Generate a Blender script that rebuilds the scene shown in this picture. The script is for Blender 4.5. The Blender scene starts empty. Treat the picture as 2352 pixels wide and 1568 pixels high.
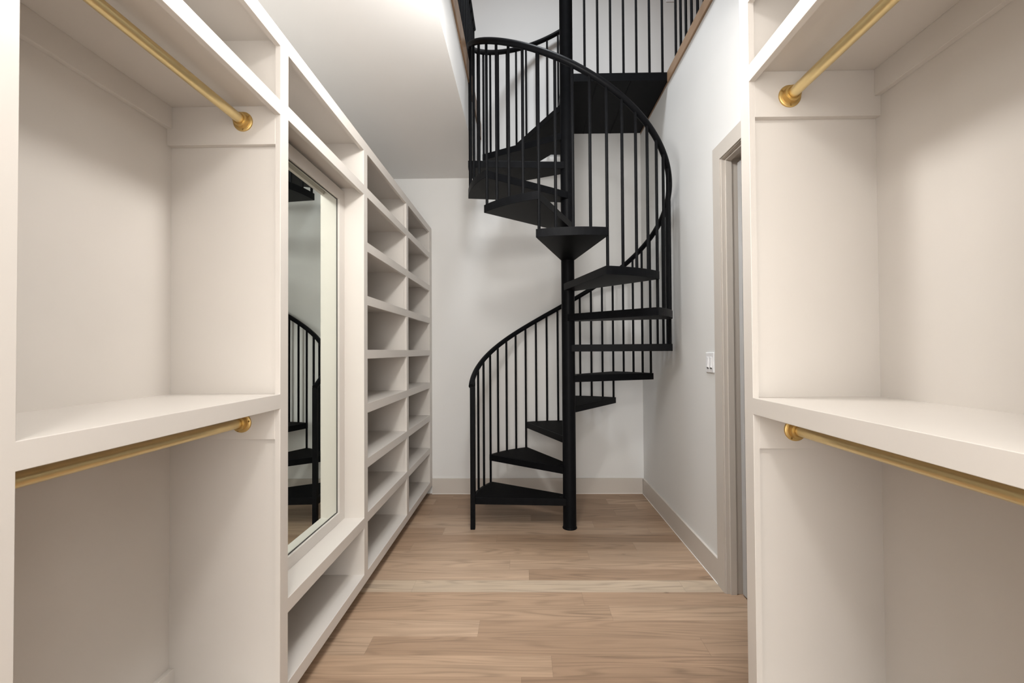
import bpy, bmesh, math, random
from mathutils import Matrix, Vector
random.seed(7)
S = bpy.context.scene
COL = S.collection

# ------------------------------------------------------------------ camera
def cam_axes(a, b, c):
    ca, sa, cb, sb, cc, sc = math.cos(a), math.sin(a), math.cos(b), math.sin(b), math.cos(c), math.sin(c)
    Rx = Matrix(((1, 0, 0), (0, ca, -sa), (0, sa, ca)))
    Ry = Matrix(((cb, 0, sb), (0, 1, 0), (-sb, 0, cb)))
    Rz = Matrix(((cc, -sc, 0), (sc, cc, 0), (0, 0, 1)))
    return Rz @ Rx @ Ry
EYE = 1.36
F, CX, CY = 1006.48, 1190.16, 790.83
R = cam_axes(-0.01428, 0.01346, -0.00636)
w = lambda r: Vector((r[0], r[2], -r[1]))
right, down, fwd = w(R[0]), w(R[1]), w(R[2])
cam = bpy.data.cameras.new('camera'); camo = bpy.data.objects.new('camera', cam); COL.objects.link(camo)
M = Matrix.Identity(4)
for i in range(3):
    M[i][0] = right[i]; M[i][1] = -down[i]; M[i][2] = -fwd[i]
M[0][3], M[1][3], M[2][3] = 0, 0, EYE
camo.matrix_world = M
cam.sensor_width = 36; cam.lens = F / 2352 * 36
cam.shift_x = (1176 - CX) / 2352; cam.shift_y = (CY - 784) / 2352
cam.clip_start = 0.02
S.camera = camo

# ------------------------------------------------------------------ light and exposure
vs = S.view_settings
S.display_settings.display_device = 'sRGB'
vs.view_transform = 'Standard'; vs.look = 'None'; vs.gamma = 1; vs.use_curve_mapping = False
vs.exposure = 0.08
W = bpy.data.worlds.new('world'); S.world = W; W.use_nodes = True
W.node_tree.nodes['Background'].inputs[0].default_value = (0.75, 0.85, 1, 1)
W.node_tree.nodes['Background'].inputs[1].default_value = 0.3
def area(name, loc, size, power, col, rot=(0, 0, 0), shape='DISK', sy=None, spread=180):
    l = bpy.data.lights.new(name, 'AREA'); l.shape = shape; l.size = size
    if sy: l.size_y = sy
    l.energy = power; l.color = col; l.spread = math.radians(spread)
    o = bpy.data.objects.new(name, l); COL.objects.link(o); o.location = loc; o.rotation_euler = rot
    return o
WARM = (1.0, 0.985, 0.96); COOL = (0.90, 0.95, 1.0)
def lamp(name, loc, radius, power, col):
    l = bpy.data.lights.new(name, 'POINT'); l.shadow_soft_size = radius; l.energy = power; l.color = col
    o = bpy.data.objects.new(name, l); COL.objects.link(o); o.location = loc
    return o
lamp('closet_ceiling_lamp', (-0.08, 1.62, 2.84), 0.10, 48, WARM)
lamp('closet_ceiling_lamp', (-0.08, -0.50, 2.84), 0.10, 44, WARM)
area('rear_fill_light', (-0.08, -1.75, 1.6), 1.3, 58, (1, 0.98, 0.95), (math.radians(90), 0, 0), 'RECTANGLE', 2.0)  # soft fill added behind the camera, no real window there
area('loft_daylight_fill', (0.3, -0.7, 4.9), 2.6, 8, COOL, (math.radians(78), 0, 0), 'RECTANGLE', 1.8)  # invented cool fill standing in for upstairs daylight
area('well_fill_light', (0.1, 2.2, 6.1), 1.0, 78, COOL, spread=130)  # unseen overhead fill, added to brighten the well, its walls and floor

# ------------------------------------------------------------------ materials
def mat(name, base, rough=0.5, metal=0.0, spec=0.5, noise=0.0, nscale=30, bump=0.0, bscale=200, coat=0):
    m = bpy.data.materials.new(name); m.use_nodes = True
    nt = m.node_tree; b = nt.nodes['Principled BSDF']
    b.inputs['Base Color'].default_value = (*base, 1); b.inputs['Roughness'].default_value = rough
    b.inputs['Metallic'].default_value = metal; b.inputs['Specular IOR Level'].default_value = spec
    b.inputs['Coat Weight'].default_value = coat
    tc = nt.nodes.new('ShaderNodeNewGeometry')
    if noise:
        n = nt.nodes.new('ShaderNodeTexNoise'); n.inputs['Scale'].default_value = nscale; n.inputs['Detail'].default_value = 3
        nt.links.new(tc.outputs['Position'], n.inputs['Vector'])
        r = nt.nodes.new('ShaderNodeValToRGB')
        r.color_ramp.elements[0].position = 0.3; r.color_ramp.elements[1].position = 0.7
        r.color_ramp.elements[0].color = (*[x * (1 - noise) for x in base], 1)
        r.color_ramp.elements[1].color = (*[min(1, x * (1 + noise)) for x in base], 1)
        nt.links.new(n.outputs['Fac'], r.inputs['Fac']); nt.links.new(r.outputs['Color'], b.inputs['Base Color'])
    if bump:
        n = nt.nodes.new('ShaderNodeTexNoise'); n.inputs['Scale'].default_value = bscale; n.inputs['Detail'].default_value = 4
        nt.links.new(tc.outputs['Position'], n.inputs['Vector'])
        bp = nt.nodes.new('ShaderNodeBump'); bp.inputs['Strength'].default_value = bump; bp.inputs['Distance'].default_value = 0.002
        nt.links.new(n.outputs['Fac'], bp.inputs['Height']); nt.links.new(bp.outputs['Normal'], b.inputs['Normal'])
    return m
PAINT = mat('greige_satin_paint', (0.64, 0.60, 0.557), 0.38, noise=0.008, nscale=6, bump=0.04, bscale=90)
WALLM = mat('white_wall_paint', (0.74, 0.735, 0.72), 0.7, noise=0.01, nscale=2.5, bump=0.05, bscale=160)
CEILM = mat('ceiling_paint', (0.80, 0.79, 0.775), 0.8, noise=0.01, nscale=2, bump=0.05, bscale=160)
TRIM = mat('greige_trim_paint', (0.57, 0.525, 0.475), 0.4, noise=0.008, nscale=6)
CAULK = mat('white_caulk', (0.85, 0.83, 0.80), 0.5, noise=0.02, nscale=60)
BLACK = mat('black_powder_coat', (0.0055, 0.0058, 0.0068), 0.42, spec=0.06, noise=0.15, nscale=25, bump=0.05, bscale=300)
TREADB = mat('black_tread_grit', (0.004, 0.004, 0.0045), 0.6, spec=0.04, noise=0.4, nscale=60, bump=0.5, bscale=420)
BRASS = mat('brushed_gold', (0.76, 0.605, 0.315), 0.34, metal=0.9, noise=0.03, nscale=40)
BRASSD = mat('gold_flange', (0.66, 0.46, 0.18), 0.42, metal=0.85, noise=0.03, nscale=40)
SCREW = mat('dark_gold_screw', (0.28, 0.17, 0.05), 0.4, metal=0.8, noise=0.05, nscale=80)
PLASTIC = mat('white_plastic', (0.82, 0.82, 0.83), 0.3, noise=0.01, nscale=50)
GREYP = mat('grey_slot', (0.10, 0.10, 0.10), 0.5, noise=0.02, nscale=50)
DOORM = mat('grey_door_paint', (0.50, 0.50, 0.50), 0.45, noise=0.01, nscale=5)
MIRROR = mat('mirror_silver', (0.80, 0.85, 0.80), 0.0, metal=1.0)

def wood(name, axis_rows=True, tint=(1, 1, 1)):
    m = bpy.data.materials.new(name); m.use_nodes = True
    nt = m.node_tree; L = nt.links; N = nt.nodes
    b = N['Principled BSDF']; b.inputs['Roughness'].default_value = 0.42; b.inputs['Specular IOR Level'].default_value = 0.35
    g = N.new('ShaderNodeNewGeometry'); sp = N.new('ShaderNodeSeparateXYZ'); L.new(g.outputs['Position'], sp.inputs[0])
    def mth(op, a, bb=None, c=None):
        n = N.new('ShaderNodeMath'); n.operation = op
        for i, v in enumerate((a, bb, c)):
            if v is None: continue
            if isinstance(v, (int, float)): n.inputs[i].default_value = v
            else: L.new(v, n.inputs[i])
        return n.outputs[0]
    def white(a, bb, seed):
        c = N.new('ShaderNodeCombineXYZ'); c.inputs[2].default_value = seed
        for i, v in enumerate((a, bb)):
            if isinstance(v, (int, float)): c.inputs[i].default_value = v
            else: L.new(v, c.inputs[i])
        n = N.new('ShaderNodeTexWhiteNoise'); n.noise_dimensions = '3D'; L.new(c.outputs[0], n.inputs['Vector'])
        return n.outputs['Value']
    X, Y = (sp.outputs[0], sp.outputs[1]) if axis_rows else (sp.outputs[1], sp.outputs[0])
    PW = 0.1285
    yr = mth('DIVIDE', mth('SUBTRACT', Y, 2.489 - 20 * PW), PW)
    row = mth('FLOOR', yr); fy = mth('FRACT', yr)
    off = mth('MULTIPLY', white(row, 0.0, 3.3), 5.0)
    xr = mth('DIVIDE', mth('ADD', mth('ADD', X, 20.0), off), 1.55)
    colm = mth('FLOOR', xr); fx = mth('FRACT', xr)
    rnd = white(row, colm, 7.7); rnd2 = white(row, colm, 1.3)
    ramp = N.new('ShaderNodeValToRGB'); cr = ramp.color_ramp
    cols = [(0.0, (0.325, 0.212, 0.138)), (0.35, (0.388, 0.260, 0.172)), (0.7, (0.437, 0.300, 0.201)), (1.0, (0.480, 0.340, 0.236))]
    cr.elements[0].position = 0; cr.elements[0].color = (*cols[0][1], 1)
    cr.elements[1].position = 1; cr.elements[1].color = (*cols[3][1], 1)
    for p_, c_ in cols[1:3]:
        e = cr.elements.new(p_); e.color = (*c_, 1)
    L.new(rnd, ramp.inputs[0])
    # one conspicuously pale board
    pale = mth('COMPARE', row, 20.0, 0.1)
    mixp = N.new('ShaderNodeMix'); mixp.data_type = 'RGBA'
    L.new(mth('MULTIPLY', pale, 0.75), mixp.inputs['Factor']); L.new(ramp.outputs[0], mixp.inputs[6]); mixp.inputs[7].default_value = (0.54, 0.435, 0.325, 1)
    # grain space: stretched along the board, shifted per board
    gx = mth('ADD', mth('MULTIPLY', X, 0.55), mth('MULTIPLY', rnd2, 37.0))
    gy = mth('ADD', mth('MULTIPLY', Y, 7.5), mth('MULTIPLY', rnd, 53.0))
    gc = N.new('ShaderNodeCombineXYZ'); L.new(gx, gc.inputs[0]); L.new(gy, gc.inputs[1]); L.new(mth('MULTIPLY', rnd2, 9.0), gc.inputs[2])
    # cathedral rings = contour lines of a smooth stretched noise
    n1 = N.new('ShaderNodeTexNoise'); n1.inputs['Scale'].default_value = 1.15; n1.inputs['Detail'].default_value = 1.5; n1.inputs['Roughness'].default_value = 0.45
    L.new(gc.outputs[0], n1.inputs['Vector'])
    rings = mth('SINE', mth('MULTIPLY', n1.outputs['Fac'], 95.0))
    rings = mth('POWER', mth('ADD', mth('MULTIPLY', rings, 0.5), 0.5), 3.0)
    amp = N.new('ShaderNodeTexNoise'); amp.inputs['Scale'].default_value = 1.3; amp.inputs['Detail'].default_value = 2; L.new(gc.outputs[0], amp.inputs['Vector'])
    ringv = mth('MULTIPLY', rings, mth('MULTIPLY', mth('SUBTRACT', amp.outputs['Fac'], 0.22), 0.62))
    # fine fibres
    fc = N.new('ShaderNodeCombineXYZ'); L.new(mth('MULTIPLY', gx, 6.0), fc.inputs[0]); L.new(mth('MULTIPLY', gy, 18.0), fc.inputs[1])
    n2 = N.new('ShaderNodeTexNoise'); n2.inputs['Scale'].default_value = 1.0; n2.inputs['Detail'].default_value = 5; n2.inputs['Roughness'].default_value = 0.65
    L.new(fc.outputs[0], n2.inputs['Vector'])
    fine = mth('MULTIPLY', mth('SUBTRACT', n2.outputs['Fac'], 0.5), 0.55)
    n3 = N.new('ShaderNodeTexNoise'); n3.inputs['Scale'].default_value = 2.0; n3.inputs['Detail'].default_value = 2; L.new(gc.outputs[0], n3.inputs['Vector'])
    broad = mth('MULTIPLY', mth('SUBTRACT', n3.outputs['Fac'], 0.5), 0.40)
    val = mth('ADD', mth('SUBTRACT', mth('ADD', fine, broad), ringv), 0.93)
    # knots
    kc = N.new('ShaderNodeCombineXYZ'); L.new(mth('MULTIPLY', X, 1.0), kc.inputs[0]); L.new(mth('MULTIPLY', Y, 2.2), kc.inputs[1])
    vo = N.new('ShaderNodeTexVoronoi'); vo.inputs['Scale'].default_value = 1.7; L.new(kc.outputs[0], vo.inputs['Vector'])
    knot = mth('SUBTRACT', 1.0, mth('SMOOTH_MIN', mth('MULTIPLY', vo.outputs['Distance'], 28.0), 1.0, 0.3))
    val = mth('SUBTRACT', val, mth('MULTIPLY', mth('MAXIMUM', knot, 0.0), 0.45))
    # seams
    sy_ = mth('MINIMUM', fy, mth('SUBTRACT', 1.0, fy)); sx_ = mth('MINIMUM', fx, mth('SUBTRACT', 1.0, fx))
    seam = mth('MAXIMUM', mth('LESS_THAN', sy_, 0.007), mth('LESS_THAN', sx_, 0.0007))
    val = mth('MULTIPLY', val, mth('SUBTRACT', 1.0, mth('MULTIPLY', seam, 0.22)))
    mx = N.new('ShaderNodeMix'); mx.data_type = 'RGBA'; mx.blend_type = 'MULTIPLY'; mx.inputs['Factor'].default_value = 1
    vc = N.new('ShaderNodeCombineColor')
    for i in range(3): L.new(mth('MULTIPLY', val, tint[i]), vc.inputs[i])
    L.new(mixp.outputs[2], mx.inputs[6]); L.new(vc.outputs[0], mx.inputs[7]); L.new(mx.outputs[2], b.inputs['Base Color'])
    bp = N.new('ShaderNodeBump'); bp.inputs['Strength'].default_value = 0.08; bp.inputs['Distance'].default_value = 0.002
    L.new(val, bp.inputs['Height']); L.new(bp.outputs['Normal'], b.inputs['Normal'])
    return m
OAK = wood('oak_plank_floor')
OAKT = wood('oak_nosing', False, (0.80, 0.74, 0.66))

# ------------------------------------------------------------------ helpers
def finish(name, bm, m, parent=None, bevel=0.0, smooth=False):
    me = bpy.data.meshes.new(name)
    bmesh.ops.recalc_face_normals(bm, faces=bm.faces)
    if bevel:
        es = [e for e in bm.edges if len(e.link_faces) == 2 and e.calc_face_angle(0) > 0.6]
        bmesh.ops.bevel(bm, geom=es, offset=bevel, segments=2, affect='EDGES', profile=0.5)
    for f in bm.faces: f.smooth = smooth
    bm.to_mesh(me); bm.free()
    o = bpy.data.objects.new(name, me); me.materials.append(m); COL.objects.link(o)
    if smooth:
        try:
            me.set_sharp_from_angle(angle=math.radians(40))
        except Exception: pass
    if parent is not None:
        o.parent = parent
        o.matrix_parent_inverse = Matrix.Translation(parent.location).inverted()
    return o
def add_box(bm, x0, x1, y0, y1, z0, z1):
    v = [bm.verts.new(p) for p in ((x0, y0, z0), (x1, y0, z0), (x1, y1, z0), (x0, y1, z0), (x0, y0, z1), (x1, y0, z1), (x1, y1, z1), (x0, y1, z1))]
    for f in ((0, 3, 2, 1), (4, 5, 6, 7), (0, 1, 5, 4), (1, 2, 6, 5), (2, 3, 7, 6), (3, 0, 4, 7)): bm.faces.new([v[i] for i in f])
def box(name, dims, m, parent=None, bevel=0.0):
    bm = bmesh.new(); add_box(bm, *dims); return finish(name, bm, m, parent, bevel)
def boxes(name, lst, m, parent=None, bevel=0.0):
    bm = bmesh.new()
    for d in lst: add_box(bm, *d)
    return finish(name, bm, m, parent, bevel)
def add_prism(bm, pts, z0, z1):
    a = [bm.verts.new((x, y, z0)) for x, y in pts]; b_ = [bm.verts.new((x, y, z1)) for x, y in pts]; n = len(pts)
    bm.faces.new(a[::-1]); bm.faces.new(b_)
    for i in range(n): bm.faces.new((a[i], a[(i + 1) % n], b_[(i + 1) % n], b_[i]))
def add_lathe(bm, prof, origin, axis='Z', seg=32):
    """closed revolved solid; prof = [(radius, along)] from axis to axis"""
    ox, oy, oz = origin; rings = []
    def P(r, h, a):
        c, s = r * math.cos(a), r * math.sin(a)
        return {'Z': (ox + c, oy + s, oz + h), 'Y': (ox + c, oy + h, oz + s), 'X': (ox + h, oy + c, oz + s)}[axis]
    for r, h in prof:
        if r < 1e-6: rings.append([bm.verts.new(P(0, h, 0))])
        else: rings.append([bm.verts.new(P(r, h, 2 * math.pi * i / seg)) for i in range(seg)])
    for A, B in zip(rings, rings[1:]):
        for i in range(seg):
            j = (i + 1) % seg
            if len(A) == 1 and len(B) == 1: continue
            if len(A) == 1: bm.faces.new((A[0], B[i], B[j]))
            elif len(B) == 1: bm.faces.new((A[i], B[0], A[j]))
            else: bm.faces.new((A[i], B[i], B[j], A[j]))
def add_cyl(bm, r, p, h, axis='Z', seg=16):
    add_lathe(bm, [(0, 0), (r, 0), (r, h), (0, h)], p, axis, seg)
def add_sweep(bm, path, r, seg=14):
    rings = []
    n = len(path)
    for i, p in enumerate(path):
        t = (path[min(i + 1, n - 1)] - path[max(i - 1, 0)]).normalized()
        side = t.cross(Vector((0, 0, 1))).normalized(); up = side.cross(t).normalized()
        rings.append([bm.verts.new(p + side * (r * math.cos(2 * math.pi * k / seg)) + up * (r * math.sin(2 * math.pi * k / seg))) for k in range(seg)])
    for A, B in zip(rings, rings[1:]):
        for k in range(seg): bm.faces.new((A[k], A[(k + 1) % seg], B[(k + 1) % seg], B[k]))
    bm.faces.new(rings[0][::-1]); bm.faces.new(rings[-1])
def thing(name, label, cat, loc, group=None):
    o = bpy.data.objects.new(name, None); COL.objects.link(o); o.location = loc; o.empty_display_size = 0.1
    o['label'] = label; o['category'] = cat
    if group: o['group'] = group
    return o
def struct(o):
    o['kind'] = 'structure'; return o

# ------------------------------------------------------------------ measured room
XW, YB, ZC = 1.130, 4.200, 3.028          # right wall, back wall, ceiling
XO = -0.412                               # left edge of the stair well
YO = 1.95                                 # near edge of the stair well
ZL = 3.507                                # loft floor
XLB = -1.320                              # left wall behind the cabinets
YN = -1.9

# ------------------------------------------------------------------ shell
struct(box('floor', (-1.45, 3.2, YN, YB + 0.12, -0.05, 0.0), OAK))
struct(boxes('ceiling', [(-3.2, XO, YN, YB, ZC, 3.395), (XO, 1.25, YN, YO, ZC, 3.395)], CEILM))
struct(box('floor', (-3.2, XO - 0.005, YN, YB, 3.395, ZL), OAK))
struct(boxes('floor', [(XO, 1.25, YN, YO, 3.395, ZL), (1.25, 3.6, YN, YB, 3.42, ZL), (XW, 1.25, 3.40, YB, 3.424, ZL)], OAK))
struct(box('wall_left', (-1.45, XLB, YN, YB, 0.0, ZC), WALLM))
struct(box('wall_back', (-3.2, 3.6, YB, YB + 0.12, 0.0, 6.2), WALLM))
struct(box('wall_front', (-1.45, 1.25, YN - 0.1, YN, 0.0, ZC), WALLM))
DO0, DO1, DZ = 1.70, 2.472, 2.438         # door opening
struct(boxes('wall_right', [(XW, 1.25, 2.490, YB, 0.0, 3.424), (XW, 1.25, 1.465, DO0 - 0.018, 0.0, 3.424),
                            (XW, 1.25, DO0 - 0.018, 2.490, DZ + 0.018, 3.424), (1.175, 1.25, YN, 1.465, 0.0, 3.424)], WALLM))
struct(boxes('wall_hall', [(1.25, 3.1, 3.3, 3.4, 0, 3.0), (3.1, 3.2, 1.0, 3.4, 0, 3.0), (1.25, 3.1, 0.9, 1.0, 0, 3.0), (1.25, 3.2, 0.9, 3.4, 3.0, 3.1)], WALLM))
struct(boxes('wall_loft', [(-3.3, -3.2, YN, YB, 3.4, 6.2), (3.6, 3.7, YN, YB, 3.4, 6.2), (-3.2, 3.6, YN - 0.1, YN, 3.4, 6.2)], WALLM))
struct(box('ceiling', (-3.3, 3.7, YN, YB + 0.1, 6.2, 6.3), CEILM))
# oak nosing along both edges of the well
struct(box('trim_1', (XO - 0.075, XO + 0.012, YO, YB, 3.398, 3.548), OAKT, bevel=0.003))
struct(box('trim_2', (XW - 0.012, XW + 0.10, YO, 3.372, 3.426, 3.508), OAKT, bevel=0.003))
# baseboards with the thin white caulk line at the floor
bb = struct(box('baseboard_back', (-0.885, 1.114, YB - 0.015, YB, 0.0, 0.146), TRIM, bevel=0.0015))
struct(box('trim_3', (-0.885, 1.114, YB - 0.0185, YB - 0.015, 0.0, 0.004), CAULK))
struct(box('baseboard_right', (1.114, XW, 2.567, YB - 0.015, 0.0, 0.146), TRIM, bevel=0.0015))
struct(box('trim_4', (1.1105, 1.114, 2.567, YB - 0.0185, 0.0, 0.004), CAULK))

# doorway in the right wall with casing, jamb, stop and an open door
d1 = bpy.data.objects.new('door_1', None); COL.objects.link(d1); d1.location = (XW, DO1, 0); d1['kind'] = 'structure'
def frame_u(name, y0, y1, z1, wdt, x0, x1, m, bev=0.001):
    """an upside down U of boards round the opening y0..y1 x z1, wdt wide outwards"""
    pts = [(y0 - wdt, 0), (y0, 0), (y0, z1), (y1, z1), (y1, 0), (y1 + wdt, 0), (y1 + wdt, z1 + wdt), (y0 - wdt, z1 + wdt)]
    bm = bmesh.new()
    a = [bm.verts.new((x0, y, z)) for y, z in pts]; b_ = [bm.verts.new((x1, y, z)) for y, z in pts]; n = len(pts)
    bm.faces.new(a); bm.faces.new(b_[::-1])
    for i in range(n): bm.faces.new((a[i], a[(i + 1) % n], b_[(i + 1) % n], b_[i]))
    return finish(name, bm, m, d1, bev)
frame_u('casing', DO0 - 0.006, DO1 + 0.006, DZ - 0.002, 0.089, 1.110, XW, TRIM)
frame_u('jamb', DO0, DO1, DZ - 0.006, 0.018, 1.118, 1.255, TRIM)
frame_u('door_stop', DO0 + 0.011, DO1 - 0.011, DZ - 0.017, 0.011, 1.138, 1.172, TRIM)
box('door_slab', (1.200, 1.96, 2.418, 2.456, 0.008, 2.405), DOORM, d1, 0.002)

# ------------------------------------------------------------------ cabinets
ZR = [(0.080, 0.135), (0.404, 0.457), (0.708, 0.761), (1.015, 1.068), (1.320, 1.371), (1.623, 1.676), (1.927, 1.980), (2.236, 2.289), (2.482, 2.540)]
ZM = [(0.080, 0.135), (0.391, 0.445), (2.236, 2.289), (2.482, 2.540)]
ZW = [(1.155, 1.208), (2.228, 2.281), (2.482, 2.540)]
ZWR = [(1.152, 1.205), (2.222, 2.276), (2.480, 2.537)]
FT = 0.019                                 # face frame thickness
def face_frame(parent, side, xf, ys, zs, z0, z1, noseam=(), ends=()):
    """one continuous frame: ys = stile spans, zs = rail spans; grid of cells, open ones left out"""
    yc = sorted({v for s in ys for v in s} | set(ends)); zc = sorted({z0, z1} | {v for s in zs for v in s})
    x0, x1 = (xf - FT, xf) if side < 0 else (xf, xf + FT)
    filled = {}
    for i in range(len(yc) - 1):
        for j in range(len(zc) - 1):
            ym, zm = (yc[i] + yc[i + 1]) / 2, (zc[j] + zc[j + 1]) / 2
            filled[i, j] = any(a < ym < b for a, b in ys) or any(a < zm < b for a, b in zs)
    bm = bmesh.new(); V = {}
    def v(i, j, k):
        if (i, j, k) not in V: V[i, j, k] = bm.verts.new(((x0, x1)[k], yc[i], zc[j]))
        return V[i, j, k]
    for (i, j), on in filled.items():
        if not on: continue
        bm.faces.new((v(i, j, 0), v(i, j + 1, 0), v(i + 1, j + 1, 0), v(i + 1, j, 0)))
        bm.faces.new((v(i, j, 1), v(i + 1, j, 1), v(i + 1, j + 1, 1), v(i, j + 1, 1)))
        for di, dj, p, q in ((-1, 0, (i, j), (i, j + 1)), (1, 0, (i + 1, j), (i + 1, j + 1)), (0, -1, (i, j), (i + 1, j)), (0, 1, (i, j + 1), (i + 1, j + 1))):
            if not filled.get((i + di, j + dj), False): bm.faces.new((v(*p, 0), v(*q, 0), v(*q, 1), v(*p, 1)))
    bmesh.ops.recalc_face_normals(bm, faces=bm.faces)
    bmesh.ops.dissolve_limit(bm, angle_limit=0.01, verts=bm.verts, edges=bm.edges)
    es = []
    for e in bm.edges:
        if len(e.link_faces) != 2 or e.calc_face_angle(0) < 0.6: continue
        xbk = x0 if side < 0 else x1
        if all(abs(q.co.x - xbk) < 1e-5 for q in e.verts): continue
        if any(all(abs(q.co.y - n) < 1e-5 for q in e.verts) for n in noseam): continue
        es.append(e)
    bmesh.ops.bevel(bm, geom=es, offset=0.0014, segments=2, affect='EDGES', profile=0.5)
    me = bpy.data.meshes.new('face_frame'); bm.to_mesh(me); bm.free(); me.materials.append(PAINT)
    o = bpy.data.objects.new('face_frame', me); COL.objects.link(o); o.parent = parent
    o.matrix_parent_inverse = Matrix.Translation(parent.location).inverted()
    return o
XF, XB = -0.885, -1.305                    # left run: face plane and back panel front
def unit_left(t, ystiles, y0, y1, zs, ff0, noseam):
    """carcass between y0 and y1 (inner faces of its side panels)"""
    xa = XF - FT
    face_frame(t, -1, XF, ystiles, zs, ff0, 2.540, noseam)
    box('side_panel', (XB - 0.012, xa, y0 - 0.017, y0, 0.078, 2.538), PAINT, t)
    box('side_panel', (XB - 0.012, xa, y1, y1 + 0.017, 0.078, 2.538), PAINT, t)
    box('back_panel', (XB - 0.012, XB, y0, y1, 0.078, 2.538), PAINT, t)
    for a, b_ in zs[1 if zs[0][0] < 0.1 else 0:-1]:
        box('shelf', (XB, xa, y0, y1, b_ - 0.020, b_), PAINT, t)
    box('top_panel', (XB, xa, y0, y1, 2.519, 2.538), PAINT, t)
    box('bottom_panel', (XB, xa, y0, y1, 0.095, 0.135), PAINT, t)
    box('plinth', (XB, XF - 0.075, y0 - 0.017, y1 + 0.017, 0.0, 0.078), PAINT, t)
M1, M2, M3 = 1.607, 2.441, 3.3195          # joints between the units, in the middle of a stile
S0, S1, S2, S3, S4 = (0.698, 0.753), (1.579, 1.633), (2.413, 2.468), (3.292, 3.346), (4.100, 4.196)
t = thing('open_shelving', 'tall greige cubby shelf column at the far end beside the back wall', 'shelving', (-1.1, 3.75, 0), 'pair of cubby shelf columns')
unit_left(t, [(M3, S3[1]), S4], 3.337, 4.112, ZR, 0.080, (M3,))
box('filler_panel', (XF - FT - 0.02, XF - FT, 4.129, 4.196, 0.08, 2.538), PAINT, t)
t = thing('open_shelving', 'tall greige cubby shelf column between the mirror bay and the far cubby column', 'shelving', (-1.1, 2.88, 0), 'pair of cubby shelf columns')
unit_left(t, [(M2, S2[1]), (S3[0], M3)], 2.458, 3.302, ZR, 0.080, (M2, M3))

t = thing('mirror_cabinet', 'greige cabinet bay with a recess for the tall mirror and a cubby above and below', 'cabinet', (-1.1, 2.02, 0))
xa = XF - FT
face_frame(t, -1, XF, [(M1, S1[1]), (S2[0], M2)], ZM, 0.080, 2.540, (M1, M2))
box('side_panel', (XB - 0.012, xa, 1.6075, 1.633, 0.078, 2.538), PAINT, t)
box('side_panel', (XB - 0.012, xa, 2.413, 2.4405, 0.078, 2.538), PAINT, t)
box('back_panel', (XB - 0.012, XB, 1.633, 2.413, 0.078, 2.538), PAINT, t)
box('shelf', (XB, xa, 1.633, 2.413, 0.425, 0.445), PAINT, t)
box('shelf', (XB, xa, 1.633, 2.413, 2.269, 2.289), PAINT, t)
box('top_panel', (XB, xa, 1.633, 2.413, 2.519, 2.538), PAINT, t)
box('bottom_panel', (XB, xa, 1.633, 2.413, 0.095, 0.135), PAINT, t)
box('recess_panel', (-1.035, -1.017, 1.633, 2.413, 0.445, 2.269), PAINT, t)
box('plinth', (XB, XF - 0.075, 1.6075, 2.4405, 0.0, 0.078), PAINT, t)

# framed mirror in the recess
t = thing('framed_mirror', 'tall framed mirror set in the cabinet recess, reflecting the black staircase', 'mirror', (-1.01, 2.02, 0.445))
def ring_yz(bm, oy0, oy1, oz0, oz1, iy0, iy1, iz0, iz1, x0, x1):
    o = [(oy0, oz0), (oy1, oz0), (oy1, oz1), (oy0, oz1)]; i_ = [(iy0, iz0), (iy1, iz0), (iy1, iz1), (iy0, iz1)]
    A = [bm.verts.new((x0, *p)) for p in o]; B = [bm.verts.new((x1, *p)) for p in o]
    C = [bm.verts.new((x0, *p)) for p in i_]; D = [bm.verts.new((x1, *p)) for p in i_]
    for k in range(4):
        j = (k + 1) % 4
        bm.faces.new((A[k], A[j], C[j], C[k])); bm.faces.new((B[k], D[k], D[j], B[j]))
        bm.faces.new((A[k], B[k], B[j], A[j])); bm.faces.new((C[k], C[j], D[j], D[k]))
bm = bmesh.new(); ring_yz(bm, 1.6335, 2.4125, 0.4455, 2.2485, 1.700, 2.345, 0.500, 2.187, -1.0165, -0.994)
finish('frame', bm, PAINT, t, 0.0012)
bm = bmesh.new(); ring_yz(bm, 1.699, 2.346, 0.499, 2.188, 1.7035, 2.3415, 0.5035, 2.1835, -1.0158, -1.004)
finish('gasket', bm, mat('dark_gasket', (0.06, 0.055, 0.05), 0.6, noise=0.05), t)
box('glass', (-1.0155, -1.0065, 1.7037, 2.3413, 0.5037, 2.1833), MIRROR, t)

# wardrobes with hanging space
def cleats(t, xo, xi, y1, zt, zb_side, zb_back, xbk, y0):
    """side cleat hugging the panel at y1, back cleat along the back panel"""
    a, b_ = min(xo, xi), max(xo, xi)
    box('side_cleat', (a, b_, y1 - 0.022, y1, zb_side, zt), PAINT, t, 0.001)
    s = 1 if xbk < 0 else -1
    if zb_back: box('back_cleat', (min(xbk, xbk + s * 0.02), max(xbk, xbk + s * 0.02), y0, y1 - 0.022, zb_back, zt), PAINT, t, 0.001)
t = thing('wardrobe', 'greige open wardrobe on the left with two gold rods above and below a deep shelf', 'wardrobe', (-1.1, 0.7, 0), 'facing wardrobes with gold rods')
face_frame(t, -1, XF, [(-0.20, -0.145), S0, (S1[0], M1)], [(0.08, 0.135)] + ZW, 0.080, 2.540, (M1,))
box('side_panel', (XB - 0.012, XF - FT, -0.19, -0.173, 0.078, 2.538), PAINT, t)
box('divider_panel', (XB - 0.012, XF - FT, 0.711, 0.740, 0.135, 2.538), PAINT, t)
box('side_panel', (XB - 0.012, XF - FT, 1.600, 1.6065, 0.078, 2.538), PAINT, t)
box('back_panel', (XB - 0.012, XB, -0.173, 1.600, 0.078, 2.538), PAINT, t)
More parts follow.
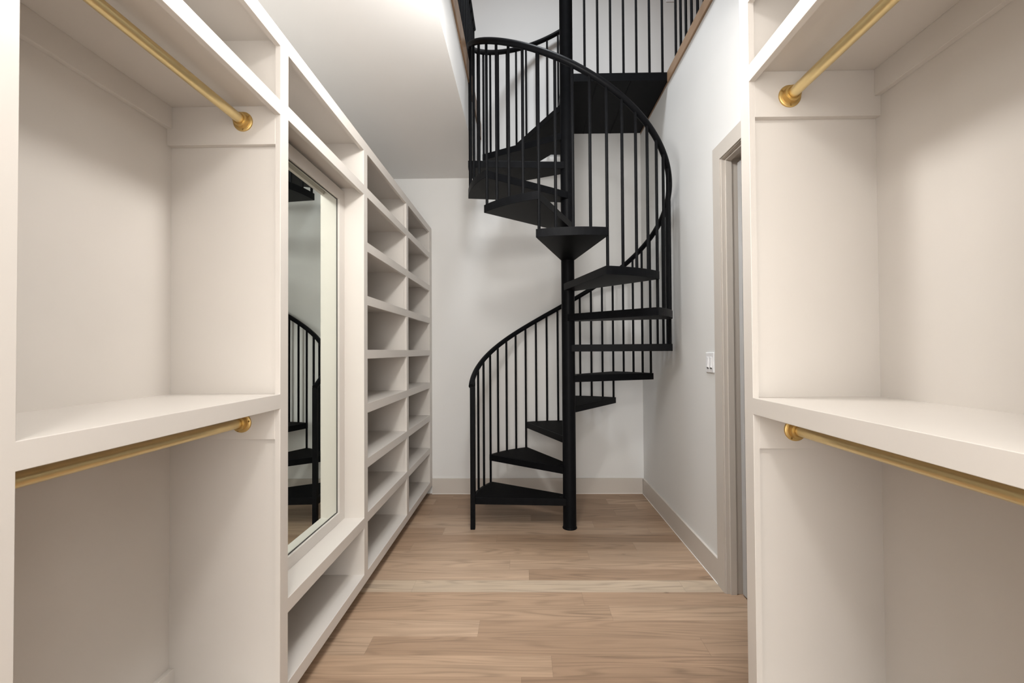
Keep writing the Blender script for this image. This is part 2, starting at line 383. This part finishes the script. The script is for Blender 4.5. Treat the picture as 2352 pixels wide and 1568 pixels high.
for (ya, yb) in ((-0.173, 0.711), (0.740, 1.600)):
    box('shelf', (XB, XF - FT, ya, yb, 1.188, 1.208), PAINT, t)
    box('shelf', (XB, XF - FT, ya, yb, 2.261, 2.281), PAINT, t)
box('top_panel', (XB, XF - FT, -0.173, 1.600, 2.519, 2.538), PAINT, t)
box('bottom_panel', (XB, XF - FT, -0.173, 1.600, 0.095, 0.135), PAINT, t)
box('plinth', (XB, XF - 0.075, -0.19, 1.607, 0.0, 0.078), PAINT, t)
cleats(t, XF - FT, XB, 1.600, 2.261, 2.120, 2.180, XB, 0.740)
box('side_cleat', (XB, XF - FT, 1.578, 1.600, 1.045, 1.188), PAINT, t, 0.001)
box('base_cleat', (XB, XB + 0.02, 0.740, 1.600, 0.135, 0.209), PAINT, t, 0.001)

XFR, XBR = 0.730, 1.151
t = thing('wardrobe', 'greige open wardrobe on the right with two gold rods above and below a deep shelf', 'wardrobe', (0.94, 0.65, 0), 'facing wardrobes with gold rods')
face_frame(t, 1, XFR, [(-0.20, -0.145), (0.49, 0.545), (1.412, 1.467)], [(0.08, 0.135)] + ZWR, 0.080, 2.537)
box('side_panel', (XFR + FT, XBR + 0.012, -0.19, -0.173, 0.078, 2.535), PAINT, t)
box('divider_panel', (XFR + FT, XBR + 0.012, 0.503, 0.532, 0.135, 2.535), PAINT, t)
box('side_panel', (XFR + FT, XBR + 0.012, 1.434, 1.4645, 0.078, 2.535), PAINT, t)
box('back_panel', (XBR, XBR + 0.012, -0.173, 1.434, 0.078, 2.535), PAINT, t)
for (ya, yb) in ((-0.173, 0.503), (0.532, 1.434)):
    box('shelf', (XFR + FT, XBR, ya, yb, 1.185, 1.205), PAINT, t)
    box('shelf', (XFR + FT, XBR, ya, yb, 2.256, 2.276), PAINT, t)
box('top_panel', (XFR + FT, XBR, -0.173, 1.434, 2.516, 2.535), PAINT, t)
box('bottom_panel', (XFR + FT, XBR, -0.173, 1.434, 0.095, 0.135), PAINT, t)
box('plinth', (XFR + 0.075, XBR, -0.19, 1.4645, 0.0, 0.078), PAINT, t)
cleats(t, XFR + FT, XBR, 1.434, 2.256, 2.108, 2.172, XBR, 0.532)
box('side_cleat', (XFR + FT, XBR, 1.412, 1.434, 1.043, 1.185), PAINT, t, 0.001)
box('base_cleat', (XBR - 0.02, XBR, 0.532, 1.434, 0.135, 0.209), PAINT, t, 0.001)

# ------------------------------------------------------------------ gold rods
def rod(x, z, y0, y1, label, rot):
    t = thing('closet_rod', label, 'closet rod', (x, (y0 + y1) / 2, z), 'gold hanging rods')
    bm = bmesh.new(); add_cyl(bm, 0.0167, (x, y0 + 0.003, z), y1 - y0 - 0.006, 'Y', 40); finish('rod', bm, BRASS, t, smooth=True)
    for yy, s in ((y1, -1), (y0, 1)):
        bm = bmesh.new()
        pr = [(0, 0), (0.0355, 0), (0.0360, 0.0015), (0.0355, 0.0040), (0.0340, 0.0052), (0.0262, 0.0060), (0.0248, 0.0090), (0.0243, 0.0205),
              (0.0252, 0.0220), (0.0246, 0.0240), (0.0190, 0.0242), (0.0175, 0.0225), (0, 0.0225)]
        add_lathe(bm, [(r, s * h) for r, h in pr], (x, yy, z), 'Y', 48)
        fl = finish('flange', bm, BRASSD, t, smooth=True)
        for k in range(3):
            a = rot + k * 2 * math.pi / 3
            bm = bmesh.new()
            add_lathe(bm, [(0, 0), (0.0034, 0), (0.0034, s * 0.0012), (0.0022, s * 0.0018), (0.0010, s * 0.0008), (0, s * 0.0006)],
                      (x + 0.0302 * math.cos(a), yy + s * 0.0054, z + 0.0302 * math.sin(a)), 'Y', 14)
            sc = finish('screw', bm, SCREW, None, smooth=True); sc.parent = fl
    return t
rod(-1.022, 2.203, 0.740, 1.578, 'gold rod across the top of the left wardrobe below its upper shelf', math.radians(-85))
rod(-1.025, 1.106, 0.740, 1.578, 'gold rod of the left wardrobe half hidden under its middle shelf', math.radians(-110))
rod(0.860, 2.173, 0.532, 1.412, 'gold rod across the top of the right wardrobe below its upper shelf', math.radians(-90))
rod(0.862, 1.103, 0.532, 1.412, 'gold rod of the right wardrobe half hidden under its middle shelf', math.radians(-120))

# ------------------------------------------------------------------ spiral staircase
PX, PY = 0.3416, 3.3867
RT, RB = 0.762, 0.748
RISE, DTH, TH0 = 0.23378, math.radians(32.163), math.radians(180.34)
TW, TT, PR = math.radians(33.4), 0.052, 0.0508
st = thing('spiral_staircase', 'black metal spiral staircase with thin round balusters winding up to the loft', 'staircase', (PX, PY, 0))
bm = bmesh.new()
add_lathe(bm, [(0, 0), (0.0555, 0), (0.0560, 0.006), (0.0515, 0.013), (PR, 0.017), (PR, 4.47), (0.053, 4.475), (0.053, 4.49), (0.02, 4.505), (0, 4.507)], (PX, PY, 0), 'Z', 48)
finish('center_pole', bm, BLACK, st, smooth=True)
for k in range(1, 15):
    lead = TH0 - (k - 1) * DTH; trail = lead - TW; mid = (lead + trail) / 2; z = k * RISE
    ro = 0.752 if k == 1 else RT
    pts = [(PX + ro * math.cos(lead - TW * i / 12), PY + ro * math.sin(lead - TW * i / 12)) for i in range(13)]
    h = math.radians(72)
    pin = [(PX + (PR + 0.002) * math.cos(a), PY + (PR + 0.002) * math.sin(a)) for a in (mid - h, mid - h * 0.5, mid, mid + h * 0.5, mid + h)]
    bm = bmesh.new(); add_prism(bm, pts + pin, z - TT, z)
    tr = finish('tread', bm, BLACK, st, 0.0015)
    # gritty walking surface let into the top
    c = Vector((PX + 0.42 * math.cos(mid), PY + 0.42 * math.sin(mid)))
    ins = [(c.x + (x - c.x) * 0.93, c.y + (y - c.y) * 0.93) for x, y in pts + pin]
    bm = bmesh.new(); add_prism(bm, ins, z - 0.002, z + 0.0015); g = finish('tread_grip', bm, TREADB, None)
    g.parent = tr; g.matrix_parent_inverse = Matrix.Translation(st.location).inverted() @ Matrix.Translation(st.location)
# landing: square quarter between pole, back wall and right wall
LZ = 15 * RISE
bm = bmesh.new()
q = [(PX + 0.0525, PY - 0.012), (1.126, PY - 0.012), (1.126, 4.196), (PX - 0.03, 4.196), (PX - 0.03, PY + 0.055), (PX + 0.03, PY + 0.055)]
add_prism(bm, q, LZ - 0.064, LZ)
ld = finish('landing', bm, BLACK, st, 0.0015)
bm = bmesh.new()
for x in (0.58, 0.84): add_box(bm, x, x + 0.006, PY, 4.19, LZ - 0.068, LZ - 0.062)
g = finish('landing_rib', bm, BLACK, None); g.parent = ld
# balusters: four per tread
BR = 0.0095
RAILH = 0.877
def rail_z(idx): return (1 + idx) * RISE + RAILH
for j in range(1, 57):
    idx = j / 4.0; k = max(1, math.ceil(idx - 1e-6)); a = TH0 - idx * DTH
    zb = k * RISE; zt = rail_z(idx) - 0.010
    bm = bmesh.new(); add_cyl(bm, BR, (PX + RB * math.cos(a), PY + RB * math.sin(a), zb), zt - zb, 'Z', 14)
    finish('baluster', bm, BLACK, st, smooth=True)
# starter post
a = math.radians(180.0)
bm = bmesh.new(); add_box(bm, PX - 0.7585, PX - 0.7240, PY - 0.038, PY - 0.004, 0, 1.088)
finish('starter_post', bm, BLACK, st, 0.002)
path = [Vector((PX + RB * math.cos(TH0 - i * DTH), PY + RB * math.sin(TH0 - i * DTH), rail_z(i))) for i in [-0.085 + k * (14.25) / 260 for k in range(261)]]
bm = bmesh.new(); add_sweep(bm, path, 0.0205, 20); finish('handrail', bm, BLACK, st, smooth=True)

# ------------------------------------------------------------------ guards on the loft
def guard(label, pts_xy, rail, z0, ztop, posts=()):
    (xa, ya), (xb, yb) = rail
    t = thing('guard_railing', label, 'railing', ((xa + xb) / 2, (ya + yb) / 2, z0), 'black guard railings of the loft')
    for (x, y) in pts_xy:
        bm = bmesh.new(); add_cyl(bm, 0.0095, (x, y, z0), ztop - z0, 'Z', 12); finish('baluster', bm, BLACK, t, smooth=True)
    for (x, y) in posts:
        bm = bmesh.new(); add_box(bm, x - 0.017, x + 0.017, y - 0.017, y + 0.017, z0, ztop); finish('post', bm, BLACK, t, 0.002)
    bm = bmesh.new()
    if abs(xa - xb) < 1e-6: add_cyl(bm, 0.019, (xa, ya, ztop), yb - ya, 'Y', 20)
    else: add_cyl(bm, 0.019, (xa, ya, ztop), xb - xa, 'X', 20)
    finish('top_rail', bm, BLACK, t, smooth=True)
    return t
yl = [4.10 - 0.105 * i for i in range(21)]
guard('black guard railing on the left edge of the stair well above the ceiling', [(-0.459, y) for y in yl], ((-0.459, 1.95), (-0.459, 4.13)), 3.507, 4.425)
yr_ = [3.34 - 0.1045 * i for i in range(14)]
guard('black guard railing on the right edge of the stair well above the white wall', [(1.178, y) for y in yr_], ((1.178, 1.95), (1.178, 3.387)), 3.508, 4.425)
xl = [0.4856 + 0.1005 * i for i in range(7)]
for x in xl:
    bm = bmesh.new(); add_cyl(bm, 0.0095, (x, PY - 0.001, LZ), 4.425 - LZ, 'Z', 12); finish('baluster', bm, BLACK, st, smooth=True)
bm = bmesh.new(); add_cyl(bm, 0.019, (PX + 0.048, PY, 4.425), 1.105 - PX - 0.048, 'X', 20); finish('landing_rail', bm, BLACK, st, smooth=True)

# ------------------------------------------------------------------ switch plates
t = thing('light_switch', 'white plate with two slide dimmers beside the door casing', 'light switch', (XW, 2.65, 1.28))
YS0, YS1, ZS0, ZS1 = 2.618, 2.728, 1.221, 1.342
bm = bmesh.new(); add_box(bm, XW - 0.007, XW, YS0, YS1, ZS0, ZS1); finish('plate', bm, PLASTIC, t, 0.0025)
for yc in (2.650, 2.696):
    bm = bmesh.new(); add_box(bm, XW - 0.0085, XW - 0.0065, yc - 0.016, yc + 0.016, 1.248, 1.315)
    pn = finish('dimmer_panel', bm, PLASTIC, t, 0.0006)
    bm = bmesh.new()
    v = [bm.verts.new(p_) for p_ in ((XW - 0.0083, yc - 0.011, 1.315), (XW - 0.0083, yc + 0.011, 1.315), (XW - 0.0083, yc + 0.011, 1.250), (XW - 0.0083, yc - 0.011, 1.250),
                                      (XW - 0.0095, yc - 0.010, 1.312), (XW - 0.0095, yc + 0.010, 1.312), (XW - 0.0145, yc + 0.010, 1.254), (XW - 0.0145, yc - 0.010, 1.254))]
    for f in ((0, 1, 2, 3), (4, 7, 6, 5), (0, 4, 5, 1), (1, 5, 6, 2), (2, 6, 7, 3), (3, 7, 4, 0)): bm.faces.new([v[i] for i in f])
    finish('paddle', bm, PLASTIC, t, 0.0006)
    box('slot', (XW - 0.0090, XW - 0.0083, yc - 0.012, yc + 0.012, 1.2445, 1.2495), GREYP, t)
for yc in (2.650, 2.696):
    for zc in (1.232, 1.331):
        bm = bmesh.new(); add_cyl(bm, 0.003, (XW - 0.0078, yc, zc), 0.001, 'X', 12); finish('screw', bm, PLASTIC, t, smooth=True)
t = thing('light_switch', 'white plate high on the loft back wall at the very top edge of the photo', 'light switch', (1.44, YB, 4.77))
bm = bmesh.new(); add_box(bm, 1.392, 1.488, YB - 0.006, YB, 4.711, 4.830); finish('plate', bm, PLASTIC, t, 0.002)
bm = bmesh.new(); add_box(bm, 1.415, 1.465, YB - 0.010, YB - 0.0055, 4.735, 4.805); finish('paddle', bm, PLASTIC, t, 0.001)
